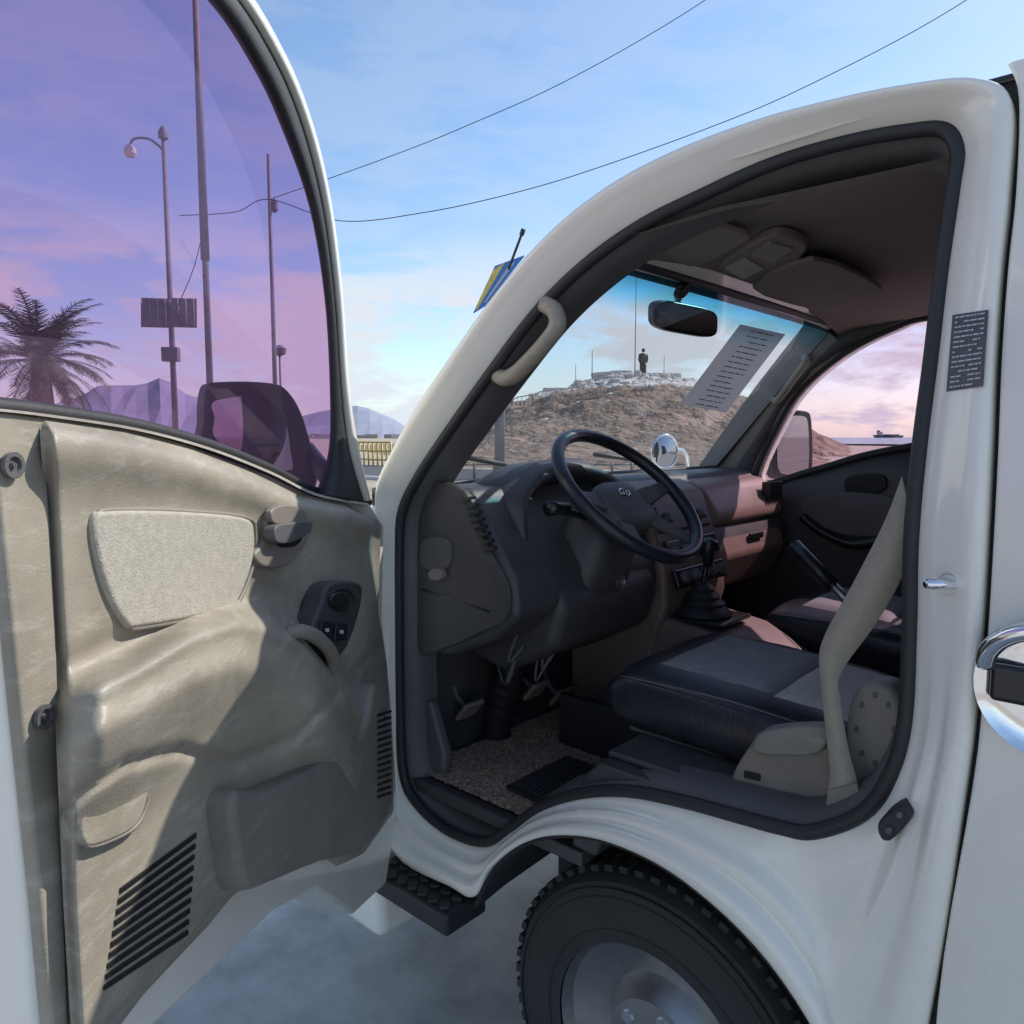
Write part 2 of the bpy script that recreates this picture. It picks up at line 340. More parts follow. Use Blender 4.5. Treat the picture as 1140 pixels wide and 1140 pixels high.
# steering
t=rad(47); nrm=Vector((math.cos(t),0,math.sin(t))); sc=onY(700,549,1.47)
lx=Vector((0,1,0)); ly=Vector((-math.sin(t),0,math.cos(t)))
def sl(x,y,z): return sc+lx*x+ly*y+nrm*z
tube('steering_rim',[sl(.192*math.cos(2*math.pi*k/72),.192*math.sin(2*math.pi*k/72),0) for k in range(72)],.0155,'leather',T,closed=True,n=14)
hub=oval(0,-.012,.088,.068,28,.65)
loft('steering_hub',[[sl(x*1.0,y,-.06) for x,y in hub],[sl(x,y,-.028) for x,y in hub],[sl(x*.93,y*.93,-.016) for x,y in hub],[sl(x*.5,y*.5,-.008) for x,y in hub]],'plast2',T,closed=True,caps=True)
tube('hub_emblem',[sl(.018*math.cos(a),.01+.011*math.sin(a),-.006) for a in [2*math.pi*k/20 for k in range(20)]],.0016,'chrome',T,closed=True,n=6)
tube('hub_emblem_bar',[sl(-.008,.003,-.006),sl(-.003,.016,-.006)],.0016,'chrome',T,n=6);tube('hub_emblem_bar2',[sl(.003,.004,-.006),sl(.008,.017,-.006)],.0016,'chrome',T,n=6)
for i,(a,b,w) in enumerate([((.07,.0),(.185,.015),.016),((-.07,.0),(-.185,.015),.016),((.05,-.05),(.11,-.155),.013),((-.05,-.05),(-.11,-.155),.013)]):
    d=Vector((b[0]-a[0],b[1]-a[1])).normalized(); pz=Vector((-d.y,d.x))*w
    prism('spoke_%d'%i,[sl(a[0]+pz.x*1.7,a[1]+pz.y*1.7,-.022),sl(b[0]+pz.x,b[1]+pz.y,-.002),sl(b[0]-pz.x,b[1]-pz.y,-.002),sl(a[0]-pz.x*1.7,a[1]-pz.y*1.7,-.022)],-nrm*.016,'plast2',T,.005)
lathe('column_shroud',[(.045,-.05),(.062,-.07),(.07,-.14),(.085,-.26),(.09,-.34)],sc,nrm,'plast',T,32)
def sq(z,w,h,yo=0): return [sl(x,y+yo,z) for x,y in oval(0,0,w,h,28,.6)]
loft('column_cover',[sq(-.08,.06,.05),sq(-.10,.085,.07,-.01),sq(-.2,.10,.10,-.03),sq(-.32,.14,.12,-.05)],'plast',T,closed=True,caps=True)
for nm,a,b in(('indicator_stalk',(-.05,.01,-.09),(-.175,.035,-.07)),('wiper_stalk',(.05,.01,-.09),(.18,.03,-.07))):
    tube(nm,[sl(*a),sl(*b)],[.008,.009],'black',T); tube(nm+'_knob',[sl(b[0]*.8,b[1]*.9,b[2]),sl(*b),sl(b[0]*1.13,b[1]*1.05,b[2])],[.014,.017],'black',T,n=14)
prism('knee_panel',[(-1.05,1.28,1.16),(-1.0,1.28,1.08),(-1.03,1.28,.98),(-1.18,1.28,.90),(-1.3,1.28,.92),(-1.3,1.28,1.15)],Vector((0,.40,0)),'plast',T,.03,5)
prism('centre_stack',[(-1.14,1.69,1.33),(-1.07,1.69,1.30),(-1.0,1.69,1.12),(-.99,1.69,1.02),(-1.03,1.69,.9),(-1.02,1.69,.66),(-1.3,1.69,.66),(-1.3,1.69,1.33)],Vector((0,.33,0)),'brownD',T,.015,4)
CSn=Vector((.93,0,.36)).normalized()
for i,(zz,h) in enumerate([(1.235,.07),(1.155,.055),(1.085,.05)]):
    xx=-1.07+(1.30-zz)*(.07/.18)+.001
    mt=Matrix((Vector((0,1,0)),Vector((-.36,0,.93)).normalized(),CSn)).transposed()
    rbox('radio_%d'%i,(xx,1.855,zz),(.27,h,.016),'black' if i else 'plast',T,.005,mt)
    for k in range(5 if i else 2):
        c=Vector((xx,1.855+(-.1+.05*k if i else -.09+.18*k),zz))+CSn*.008
        if i==2 or i==0: lathe('knob_%d_%d'%(i,k),[(.016,0),(.015,.012),(.012,.016)],c,CSn,'plast2',T,20)
        else: rbox('button_%d_%d'%(i,k),c,(.034,.016,.006),'plast2',T,.002,mt)
lathe('cigarette_lighter',[(.018,0),(.018,.006),(.013,.007),(.012,.003)],onX(690,648,-.995),(1,0,0),'steel',T,24)
prism('passenger_dash_pad',[(-1.2,2.03,1.335),(-1.09,2.03,1.31),(-1.04,2.03,1.24),(-1.03,2.03,1.19),(-1.2,2.03,1.18)],Vector((0,.49,0)),'brown',T,.025,5)
prism('glovebox',[(-1.2,2.06,1.17),(-1.035,2.06,1.17),(-1.01,2.06,1.10),(-1.05,2.06,1.0),(-1.2,2.06,.96)],Vector((0,.42,0)),'brown',T,.012,4)
rbox('glovebox_latch',(-1.018,2.27,1.145),(.012,.09,.02),'black',T,.004)
for i in range(6): rbox('far_vent_slat_%d'%i,(-1.045,2.40+.018*i,1.275),(.03,.006,.06),'black',T,.001)
prism('gear_console',[(-1.1,1.70,.97),(-1.0,1.70,.985),(-.84,1.70,.96),(-.72,1.70,.9),(-.72,1.70,.7),(-1.1,1.70,.66)],Vector((0,.27,0)),'brownD',T,.02,4)
rbox('gear_surround',(-.93,1.81,.982),(.15,.17,.012),'black',T,.005)
g0=onY(782,678,1.8)
lathe('gear_boot',[(.075,-.01),(.07,.0),(.055,.012),(.058,.02),(.043,.03),(.045,.038),(.03,.05),(.032,.056),(.016,.07)],g0,(0,0,1),'rubber',T,28)
g1=onY(789,612,1.8)
tube('gear_lever',[g0,g0.lerp(g1,.5)+Vector((-.004,0,0)),g1],.0075,'black',T,n=12)
lathe('gear_knob',[(.010,-.045),(.015,-.035),(.018,-.01),(.024,.008),(.022,.022),(.012,.03),(.002,.031)],g1,(0,0,1),'black',T,24)
a=onY(946,672,1.78); b=onY(884,607,1.84)
tube('parking_brake_lever',[a,a.lerp(b,.35)],.012,'steel',T); tube('parking_brake_grip',[a.lerp(b,.3),a.lerp(b,.7),b],.0175,'leather',T,n=14)
# pedals, column boot
tube('steering_shaft_boot',[onY(a,b,1.42) for a,b in((578,712),(572,740),(563,765),(556,790),(550,822))],.035,'rubber',T,n=16,smoothn=4)
for k in range(9):
    p=onY(574-k*2.8,728+k*11,1.42); lathe('boot_rib_%d'%k,[(.036,-.005),(.043,0),(.036,.005)],p,(.1,0,1),'rubber',T,24,False)
lathe('boot_flange',[(.055,0),(.055,.012),(.04,.02)],onY(549,824,1.42),(0,0,1),'rubber',T,24)
for i,(u_,v_,y) in enumerate([(523,790,1.30),(597,768,1.5),(625,775,1.6)]):
    c=onY(u_,v_,y); mt=Matrix.Rotation(rad(-50),3,'Y')
    rbox('pedal_pad_%d'%i,c,(.06,.065,.012),'taupeD',T,.005,mt)
    for k in range(4): rbox('pedal_rib_%d_%d'%(i,k),c+mt@Vector((-.02+.013*k,0,.008)),(.004,.055,.005),'plast2',T,.001,mt)
    tube('pedal_arm_%d'%i,[c,c+Vector((-.06,0,.05)),c+Vector((-.09,0,.28))],.007,'plast2',T,smoothn=4)
for i in range(16):
    p=onY(random.uniform(458,610),random.uniform(722,752),random.uniform(1.25,1.5))
    tube('under_dash_cable_%d'%i,[p+Vector((0,0,.05)),p+Vector((random.uniform(-.03,.03),random.uniform(-.03,.03),-.02)),p+Vector((random.uniform(-.06,.03),.04,.05))],random.choice([.003,.004,.006]),random.choice(['rubber','plast','plast2']),T,smoothn=5,n=8)
rbox('under_dash_bracket',onY(490,748,1.3),(.07,.02,.05),'steel',T,.004); rbox('fuse_box',onY(467,745,1.3),(.05,.05,.07),'black',T,.006)
prism('kick_panel',[onY(a,b,1.16) for a,b in((457,785),(478,780),(494,840),(493,868),(470,882),(458,850))],Vector((0,.03,0)),'plast2',T,.01)
def grid(name,P,nx,ny,m,par,amp,fr):
    vs=[];fs=[]
    for j in range(ny+1):
        for i in range(nx+1):
            p=P(i/nx,j/ny); p.z+=amp*noise.noise(p*fr); vs.append(p)
    for j in range(ny):
        for i in range(nx): a=j*(nx+1)+i; fs.append([a,a+1,a+nx+2,a+nx+1])
    return mesh(name,vs,fs,m,par,smooth=True)
grid('footwell_mat',lambda u,v:Vector((-1.34+.46*u,1.14+.55*v,.668)),220,250,'carpet',T,.005,150)
prism('heel_pad',[Vector((-1.10,1.2,.676)),Vector((-.9,1.2,.676)),Vector((-.9,1.42,.676)),Vector((-1.10,1.42,.676))],Vector((0,0,.004)),'rubber',T)
for i in range(15): rbox('heel_rib_%d'%i,(-1.09+.0125*i,1.31,.682),(.004,.2,.005),'plast',T,.001)
rbox('riser_rubber_mat',(-.55,1.38,.853),(.5,.44,.012),'plast',T,.004)
for i in range(2): rbox('seat_rail_%d'%i,(-.58,1.29+.30*i,.872),(.5,.03,.03),'plast2',T,.006)
# seats
def seat(nm,y0,y1,near):
    w=y1-y0
    def surf(X0,X1,ya,yb,z0,crown,th,m,name,n=20):
        loops=[]
        for i in range(n+1):
            s=i/n; X=X0+(X1-X0)*s; en=min(1,min(s,1-s)/.14); k=math.sqrt(max(0,1-(1-en)**2)); k=.45+.55*k
            top=z0+crown*math.sin(math.pi*s)-.04*s; loop=[]
            for q in range(32):
                a=2*math.pi*q/32; cx=math.copysign(abs(math.cos(a))**.38,math.cos(a)); cz=math.copysign(abs(math.sin(a))**.5,math.sin(a))
                loop.append(Vector((X,(ya+yb)/2+cx*(yb-ya)/2*(.93+.07*k),top-th/2+cz*th/2*k+.002*noise.noise(Vector((X*40,cx*9,cz*9))))))
            loops.append(loop)
        return loft(name,loops,m,T,closed=True,caps=True)
    surf(-.875,-.33,y0,y1,.995,.012,.14,'leather',nm+'_cushion')
    bm_=.075
    def top(x): 
        s=(x+.875)/.545; return .995+.012*math.sin(math.pi*s)-.04*s
    for (xa,xb,m,nn) in((-.79,-.56,'seatg','front'),(-.552,-.34,'seatl' if near else 'seatg','rear')):
        vs=[];fs=[];nx,ny=24,24
        for i in range(nx+1):
            for j in range(ny+1):
                x=xa+(xb-xa)*i/nx; y=y0+bm_+(w-2*bm_)*j/ny
                ed=min(i,nx-i,j,ny-j); vs.append(Vector((x,y,top(x)+(-.004+.010*min(1,ed/2.5)**.5)+.004*math.sin(math.pi*j/ny)+.003*noise.noise(Vector((x*16,y*16,3))))))
        for i in range(nx):
            for j in range(ny): a=i*(ny+1)+j; fs.append([a,a+1,a+ny+2,a+ny+1])
        mesh(nm+'_panel_'+nn,vs,fs,m,T,smooth=True)
    tube(nm+'_piping',[(-.84,y0+.01,.972),(-.6,y0+.003,.978),(-.36,y0+.008,.955)],.0018,'plast2',T,smoothn=4)
    surfB=[]
    for i in range(13):
        s=i/12; z=.93+.62*s; x=-.335+.17*s; tk=.06*(.4+.6*math.sqrt(max(0,1-abs(2*s-1)**6)))
        lo=[]
        for q in range(28):
            a=2*math.pi*q/28; cy=math.copysign(abs(math.cos(a))**.4,math.cos(a)); cx=math.copysign(abs(math.sin(a))**.6,math.sin(a))
            lo.append(Vector((x+.05+cx*tk,(y0+y1)/2+cy*w/2*(.98-.1*s*s),z)))
        surfB.append(lo)
    loft(nm+'_backrest',surfB,'leather',T,closed=True,caps=True)
seat('driver_seat',1.25,1.70,True); seat('passenger_seat',1.98,2.46,False)
yprism('seat_base_cover',sp([(817,858),(836,828),(850,815),(912,812),(926,826),(924,902),(905,905),(850,888),(818,874)],3),1.185,.05,'taupeD',T,.01)
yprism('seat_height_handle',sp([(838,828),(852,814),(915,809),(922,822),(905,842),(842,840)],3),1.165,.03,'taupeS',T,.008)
yprism('seat_base_button',[(828,858),(846,862),(846,870),(828,866)],1.182,.005,'black',T,.001)
yprism('recliner_cover',oval(974,822,34,62,32,.8),1.20,.06,'taupeD',T,.014)
for k in range(8):
    a=2*math.pi*k/8; yprism('recliner_dimple_%d'%k,oval(974+21*math.cos(a),812+38*math.sin(a),3,4,10),1.199,.004,'plast2',T,.001)
bl=cr(p3([(1004,530),(985,580),(952,645),(915,715),(914,760),(920,820),(924,860),(918,905)]),6)
br=cr(p3([(1016,575),(1008,632),(978,690),(937,748),(936,780),(944,830),(953,865),(961,895)]),6)
loft('seat_belt',[[onY(p.x,p.y,1.150) for p in bl],[onY(p.x,p.y,1.153) for p in br]],'belt',T,solid=.0016)
yprism('belt_anchor_patch',[(921,880),(954,872),(959,893),(919,908)],1.145,.004,'taupeD',T,.001)
# headliner fittings
HZ=1.833
def hz(l,z=HZ): return [onZ(a,b,z) for a,b in l]
prism('sun_visor_near',hz(sp([(712,262),(775,250),(832,262),(826,272),(776,296),(752,290)],3),1.822),Vector((0,0,.012)),'head',T,.004)
prism('sun_visor_far',hz(sp([(838,322),(905,290),(976,318),(972,330),(930,348),(905,345)],3),1.822),Vector((0,0,.012)),'head',T,.004)
prism('dome_lamp_base',hz(sp([(795,303),(850,266),(885,266),(898,280),(862,308),(820,318)],3)),Vector((0,0,.02)),'head',T,.006)
prism('dome_lamp_lens',hz([(806,300),(830,288),(850,300),(828,312)],1.829),Vector((0,0,.01)),'taupe',T,.003)
prism('dome_lamp_panel',hz([(836,284),(858,270),(884,278),(860,294)],1.829),Vector((0,0,.01)),'taupeD',T,.003)
# rear view mirror
mc=onY(765,355,1.72); v=(C-mc); v.z=0; v.normalize(); mn=(v*.7+Vector((.8,.25,-.12))).normalized(); rt=Vector((0,0,1)).cross(mn).normalized()
def mp(x,z,k=0): return mc+rt*x+Vector((0,0,1))*z+mn*k
shape=oval(0,0,.108,.037,32,.5)
prism('rear_view_mirror',[mp(x,z-.06*x,0) for x,z in shape],-mn*.025,'black',T,.006)
mesh('rear_view_mirror_glass',[mp(x*.92,z*.80-.06*x*.92,.0015) for x,z in shape],[list(range(32))],'mirror',T)
tube('mirror_stem',[mp(0,.02,-.02),mp(0,.055,-.035),ws(758,318,.01)],.009,'black',T,smoothn=4)
lathe('mirror_stem_base',[(.022,0),(.018,.012)],ws(758,322,.004),WN,'black',T,20)
prism('far_door_handle',[onY(a,b,2.545) for a,b in oval(963,539,24,12,24,.7,-.05)],Vector((0,.02,0)),'black',T,.004)
tube('far_armrest',[onY(a,b,2.53) for a,b in((893,575),(915,592),(950,606),(990,598),(1010,585))],.016,'black',T,smoothn=5)
yprism('far_door_insert',sp([(890,560),(925,548),(1000,555),(1020,590),(950,598),(905,582)],3),2.54,.02,'plast2',T,.006)
# b pillar items: plate lies on the sloping jamb, about 4 mm proud
lq=[side(1061,351,.031),side(1101,345,-.006),side(1095,430,-.006),side(1054,436,.030)]
off=Vector((0,-.003,0))
prism('identification_label',[p+off for p in lq],Vector((0,.002,0)),'label',T)
lines('label_text',[p+off for p in lq],15,'print',Vector((0,-.0015,0)),T,.1,.92,.3,7)
s0=side(1056,650,.01); s0.y-=.01
tube('door_striker',[s0+Vector((.02,.03,0)),s0+Vector((0,0,0)),onY(1032,650,1.02)],.006,'chrome',T,n=12)
lathe('striker_plate',[(.013,0),(.012,.005)],s0+Vector((0,.012,0)),(0,-1,0),'steel',T,20)
yprism('door_stop_bumper',sp([(978,915),(1000,898),(1012,903),(1012,915),(990,937),(979,932)],3),1.055,.05,'rubber',T,.006)
for a_,b_ in((1001,908),(989,925)): yprism('bumper_bolt_%d'%a_,oval(a_,b_,4,4,8),1.05,.01,'plast2',T,.001)
hc=side(1178,768,0)
lathe('handle_cup',[(.085,-.001),(.082,.010),(.074,.006),(.06,-.0),(.03,.002),(.001,.003)],hc+Vector((0,-.003,0)),(0,-1,0),'chrome',T,48,False)
hr=[hc+Vector((.07*math.cos(a),-.02-.02*math.sin(math.pi*i/10),.055*math.sin(a)+.02)) for i,a in enumerate([math.pi*k/10 for k in range(11)])]
tube('rear_handle',hr,.011,'chrome',T,smoothn=3); rbox('rear_handle_grip',hc+Vector((0,-.012,.0)),(.13,.016,.045),'black',T,.007)
# wheel, arch
def wheel(nm,x,y,sgn):
    lathe(nm+'_tyre',[(.2,-.09),(.27,-.1),(.31,-.085),(.325,-.06),(.328,0),(.325,.06),(.31,.085),(.27,.1),(.2,.09)],(x,y,.328),(0,1,0),'tyre',T,72,False)
    vs=[];fs=[]
    for k in range(60):
        a=2*math.pi*k/60; c=Vector((x,y,.328)); e=Vector((math.cos(a),0,math.sin(a))); g=Vector((-math.sin(a),0,math.cos(a)))
        for yy in(-.05,.0,.05):
            i0=len(vs)
            for dz in(.322,.334):
                for dx,dy in((-.009,-.02),(.009,-.02),(.009,.02),(-.009,.02)): vs.append(c+e*dz+g*(dx+(.008 if yy==0 else 0))+Vector((0,yy+dy,0)))
            fs+=[[i0+4,i0+5,i0+6,i0+7]]+[[i0+q,i0+(q+1)%4,i0+4+(q+1)%4,i0+4+q] for q in range(4)]
    mesh(nm+'_tread',vs,fs,'tyre',T)
    for r_ in(.225,.285,.3): tube(nm+'_sidewall_ring_%d'%int(r_*1000),[Vector((x+r_*math.cos(2*math.pi*k/60),y-(.094 if r_<.29 else .092)*sgn,.328+r_*math.sin(2*math.pi*k/60))) for k in range(60)],.0025,'tyre',T,closed=True,n=6)
    lathe(nm+'_rim',[(.2,-.085*sgn),(.19,-.06*sgn),(.12,-.03*sgn),(.09,-.07*sgn),(.001,-.075*sgn)],(x,y,.328),(0,1,0),'steel',T,40,False)
    for k in range(5):
        a=2*math.pi*k/5; lathe(nm+'_nut_%d'%k,[(.012,-.075*sgn),(.012,-.05*sgn)],(x+.065*math.cos(a),y,.328+.065*math.sin(a)),(0,1,0),'chrome',T,8)
wheel('front_wheel',-.68,1.21,1); wheel('rear_wheel',1.9,1.16,1); wheel('front_wheel_far',-.68,2.5,-1); wheel('rear_wheel_far',1.9,2.52,-1)
al=[[Vector((AC[0]+r*math.cos(rad(d)),y,AC[1]+r*math.sin(rad(d)))) for d in range(-5,161,5)] for r,y in((.41,1.064),(.405,1.056),(.402,1.08),(.41,1.16),(.42,1.45))]
loft('wheel_arch_liner',al,'rubber',T)
prism('rear_arch_panel',[(1.9+.4*math.cos(rad(d)),1.04,.34+.4*math.sin(rad(d))) for d in range(0,181,10)],Vector((0,.003,0)),'rubber',T)
rbox('arch_back',(-.68,1.5,.55),(1.0,.02,.5),'rubber',T,.003)
rbox('entry_step',(-1.21,1.06,.455),(.26,.12,.05),'rubber',T,.01)
for i in range(7):
    for j in range(3): rbox('step_tread_%d_%d'%(i,j),(-1.31+.034*i,1.02+.035*j,.483),(.022,.022,.01),'rubber',T,.003,Matrix.Rotation(.78,3,'Z'))
prism('bumper_corner',[(-1.34,1.03,.5),(-1.76,1.06,.5),(-1.80,1.06,.25),(-1.34,1.03,.28)],Vector((0,1.6,0)),'paint',T,.03)
# ================= open door
belt=[(-46,452),(0,455),(60,462),(150,476),(230,497),(300,524),(352,549),(410,560)]
bs=sp(belt,5,False)
out=[(413,557),(400,500),(389,430),(382,330),(370,230),(350,142),(318,60),(262,-30),(170,-110),(40,-150),(-80,-140),(-130,-60),(-125,200),(-62,455)]
mid=[(405,558),(389,500),(380,430),(373,330),(360,230),(338,142),(306,65),(252,-18),(164,-95),(40,-135),(-70,-125),(-114,-50),(-108,200),(-52,455)]
inn=[(352,549),(366,500),(367,430),(361,330),(344,230),(313,142),(283,78),(235,5),(155,-70),(40,-108),(-55,-98),(-88,-40),(-84,200),(-44,455)]
os_,ms_,is_=[sp(l,5,False) for l in(out,mid,inn)]
loft('door_frame_outer',[[dr(a,b,-.10) for a,b in os_],[dr(a,b,-.02) for a,b in os_],[dr(a,b,-.008) for a,b in [((x1+x2)/2,(y1+y2)/2) for (x1,y1),(x2,y2) in zip(os_,ms_)]],[dr(a,b,-.018) for a,b in ms_]],'paint',T)
loft('door_frame_trim',[[dr(a,b,-.02) for a,b in ms_],[dr(a+(c-a)*.3,b+(d-b)*.3,-.004) for (a,b),(c,d) in zip(ms_,is_)],[dr(a+(c-a)*.8,b+(d-b)*.8,-.012) for (a,b),(c,d) in zip(ms_,is_)],[dr(a,b,-.035) for a,b in is_],[dr(a,b,-.06) for a,b in is_]],'rubber',T)
loft('door_frame_back',[[dr(a,b,-.10) for a,b in os_],[dr(a,b,-.075) for a,b in is_]],'paint',T)
gl=[(a,b) for a,b in is_]+[(-44,470),(60,478),(150,492),(230,513),(300,540),(352,562)]
mesh('door_window_glass',[dr(a,b,-.055) for a,b in gl],[list(range(len(gl)))],'violet',T)
tube('belt_weatherstrip',[dr(a,b-1,-.042) for a,b in bs],.009,'rubber',T)
shell=[(412,560),(428,585),(426,690),(436,780),(443,900),(430,985),(395,1018),(352,990),(305,1015),(245,1075),(155,1160),(60,1250),(48,1252),(30,997),(8,780),(-14,560),(-20,456)]
top=[(0,459),(60,466),(150,480),(230,501),(300,528),(352,553)]
prism('door_shell',[dr(a,b,-.02) for a,b in shell+top],-DN*.085,'paint',T,.008)
TX=[-60,0,60,150,230,300,352,410,440]; TY=[452,455,462,476,497,524,549,560,580]
BX=[40,60,150,240,300,345,385,415,440]; BY=[1215,1200,1107,1030,968,938,965,950,900]
RXy=[560,585,680,740,850,905,960,1000]; RXx=[409,424,421,431,438,438,424,400]
LXy=[455,700,1000,1230]; LXx=[43,57,70,84]
AX=[40,75,150,210,262,300,340,372,400,440]; AY=[800,778,742,706,688,694,716,752,790,800]
def hh(a,b,u,v):
    h=0
    e=min(u*10,(1-u)*14,v*16,(1-v)*14); h-=.016*(1-sm(0,.5,e))
    h+=.012*math.exp(-((v-.05)/.05)**2)
    ya=lerpv(a,AX,AY); q=b-ya
    h+=.055*sm(-26,10,q)*(1-sm(30,190,q))*sm(40,120,a)*(1-sm(345,425,a)*.9)
    h+=.012*sm(20,60,q)
    h-=.006*math.exp(-((q+40)/14)**2)
    h+=.02*math.exp(-((a-400)/24)**2)*sm(600,700,b)
    yc=lerpv(a,[60,140,200,260,330,440],[905,850,835,850,820,700]); h-=.008*math.exp(-((b-yc)/7)**2)
    return h
nx,ny=120,120; vs=[];fs=[]
for j in range(ny+1):
    for i in range(nx+1):
        u=i/nx;v=j/ny; xm=50+388*u; y=lerpv(xm,TX,TY)+(lerpv(xm,BX,BY)-lerpv(xm,TX,TY))*v
        x=lerpv(y,LXy,LXx)*(1-u)+lerpv(y,RXy,RXx)*u
        vs.append(dr(x,y,hh(x,y,u,v)))
for j in range(ny):
    for i in range(nx): a=j*(nx+1)+i; fs.append([a,a+1,a+nx+2,a+nx+1])
mesh('door_inner_panel',vs,fs,'taupe',T,smooth=True)
dprism('door_panel_flange',[(-10,456),(50,464),(64,700),(80,1225),(66,1225),(45,997),(22,780),(0,560),(-8,500)],-.022,-.008,'taupe',T,.004)
loft('panel_top_ledge',[[dr(a,b+3,-.004) for a,b in bs],[dr(a,b,-.008) for a,b in bs],[dr(a,b,-.045) for a,b in bs]],'taupe',T)
for i,(a_,b_) in enumerate([(12,518),(47,798)]):
    c=dr(a_,b_,-.006); lathe('panel_screw_%d'%i,[(.010,0),(.0105,.004),(.007,.004),(.006,.001),(.003,.001),(.002,.004),(.0005,.004)],c,DN,'plast2',T,20,False)
ins_=sp([(107,576),(125,568),(200,569),(272,576),(284,592),(281,630),(264,672),(244,682),(160,698),(142,695),(122,660),(109,612)],4)
tube('insert_groove',[dr(a,b,.002) for a,b in ins_],.0028,'taupeD',T,closed=True,n=8)
dprism('door_cloth_insert',ins_,-.004,.007,'cloth',T,.005)
dprism('door_handle_bezel',sp([(300,566),(320,557),(345,566),(349,585),(338,612),(318,630),(294,631),(284,618),(296,600)],4),-.004,.010,'taupeD',T,.004)
dprism('door_handle_cup',oval(320,586,19,24,24,.8),.0,.0115,'black',T,.002)
dprism('door_handle_lever',sp([(308,586),(325,582),(345,580),(346,592),(325,604),(308,603)],4),.008,.026,'plast2',T,.005)
dprism('door_handle_top',sp([(303,568),(320,562),(340,568),(342,580),(322,583),(305,582)],4),.008,.018,'taupeD',T,.004)
dprism('switch_panel',sp([(368,650),(398,648),(404,660),(398,690),(386,722),(374,732),(350,722),(347,705),(358,675)],4),-.004,.030,'plast',T,.006)
tube('mirror_joystick_ring',[dr(a,b,.031) for a,b in oval(380,668,14,12,24)],.0018,'black',T,closed=True,n=8)
dprism('mirror_joystick',oval(380,668,11,9,20),.02,.037,'black',T,.003)
for i,(a_,b_) in enumerate([(365,702),(381,704)]): dprism('window_switch_%d'%i,[(a_-6,b_-10),(a_+7,b_-10),(a_+5,b_+9),(a_-8,b_+9)],.025,.036,'black',T,.002); dprism('switch_mark_%d'%i,[(a_-1.5,b_-2.5),(a_+1.5,b_-2.5),(a_+1.5,b_+1.5),(a_-1.5,b_+1.5)],.03,.0375,'print',T,0)
dprism('pull_pocket',sp([(323,712),(345,709),(364,733),(356,750),(335,744)],3),.0,.040,'black',T,.002)
tube('door_pull',[dr(a,b,o) for a,b,o in((318,706,.035),(337,703,.05),(357,713,.055),(370,731,.05),(366,749,.03))],.010,'taupeD',T,smoothn=5,n=12)
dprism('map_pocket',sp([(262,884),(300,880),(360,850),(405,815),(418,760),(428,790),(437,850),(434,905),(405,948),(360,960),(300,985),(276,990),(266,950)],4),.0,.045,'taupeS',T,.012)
cl=sp([(92,912),(102,893),(150,864),(163,863),(166,878),(160,905),(145,925),(105,942),(93,935)],4)
dprism('courtesy_lamp',cl,.0,.0215,'taupe',T,.003)
tube('courtesy_lamp_groove',[dr(a,b,.0185) for a,b in cl],.0022,'taupeD',T,closed=True,n=6)
for i in range(10):
    y0=927+i*12; dprism('speaker_slot_%d'%i,[(219-i*1.0,y0),(219-i*1.0,y0+5.5),(135-i*2.0,y0+62+5.5),(135-i*2.0,y0+62)],.0,.0140,'black',T,0)
for i in range(14):
    dprism('pocket_vent_%d'%i,[(421,795+i*7),(436,790+i*7),(436,793+i*7),(421,798+i*7)],.03,.047,'black',T,.0005)
for z in(.8,1.2): rbox('door_hinge_%d'%int(z*10),(-1.34,1.02,z),(.03,.06,.05),'paint',T,.006)
# near mirror
mpos=dr(286,482,-.24); mnn=(DD*.75+DN*.66).normalized()
ms=sp([(230,432),(245,425),(300,426),(322,436),(340,470),(354,536),(330,540),(232,504),(227,470)],4)
prism('side_mirror_housing',[onP(a,b,mpos,mnn) for a,b in ms],-mnn*.07,'rubber',T,.012)
ms2=sp([(240,446),(298,440),(314,450),(323,500),(319,524),(244,492),(239,465)],4)
M['mirrorD']=mat('tinted_mirror_glass',(.42,.43,.47),.02,metal=1)
mesh('side_mirror_glass',[onP(a,b,mpos+mnn*.003,mnn) for a,b in ms2],[list(range(len(ms2)))],'mirrorD',T)
tube('side_mirror_arm',[onP(340,500,mpos-mnn*.03,mnn),dr(372,540,-.1)],.02,'black',T)
fm=Vector((-1.12,2.78,0)); fn=Vector((.85,-.53,0)).normalized()
fs_=sp([(863,470),(872,459),(896,457),(904,468),(905,520),(898,531),(866,533),(861,505)],3)
prism('far_side_mirror_housing',[onP(a,b,fm,fn) for a,b in fs_],-fn*.06,'rubber',T,.006)
fs2=[(a*.80+882*.20,b*.84+495*.16) for a,b in fs_]
mesh('far_side_mirror_glass',[onP(a,b,fm+fn*.003,fn) for a,b in fs2],[list(range(len(fs2)))],'mirrorD',T)
a=onY(566,300,1.12); b=onY(583,255,1.12); tube('radio_antenna',[a,b],.0025,'rubber',T); tube('antenna_tip',[a.lerp(b,.85),b],.0045,'rubber',T)
rc=onX(740,503,-1.62)
tube('round_convex_mirror',[rc+Vector((.3,.95,0)).normalized()*(.068*math.cos(a))+Vector((0,0,.068*math.sin(a))) for a in [2*math.pi*k/32 for k in range(32)]],.006,'chrome',T,closed=True,n=8)
lathe('round_mirror_face',[(.066,.0),(.05,.008),(.001,.013)],rc,(.95,-.3,0),'mirrorD',T,36,False); lathe('round_mirror_shell',[(.066,-.002),(.05,-.03),(.001,-.04)],rc,(.95,-.3,0),'black',T,36,False)
tube('round_mirror_arm',[rc+Vector((-.03,0,0)),rc+Vector((0,.18,-.02)),rc+Vector((.0,.2,-.35))],.008,'chrome',T,smoothn=5)
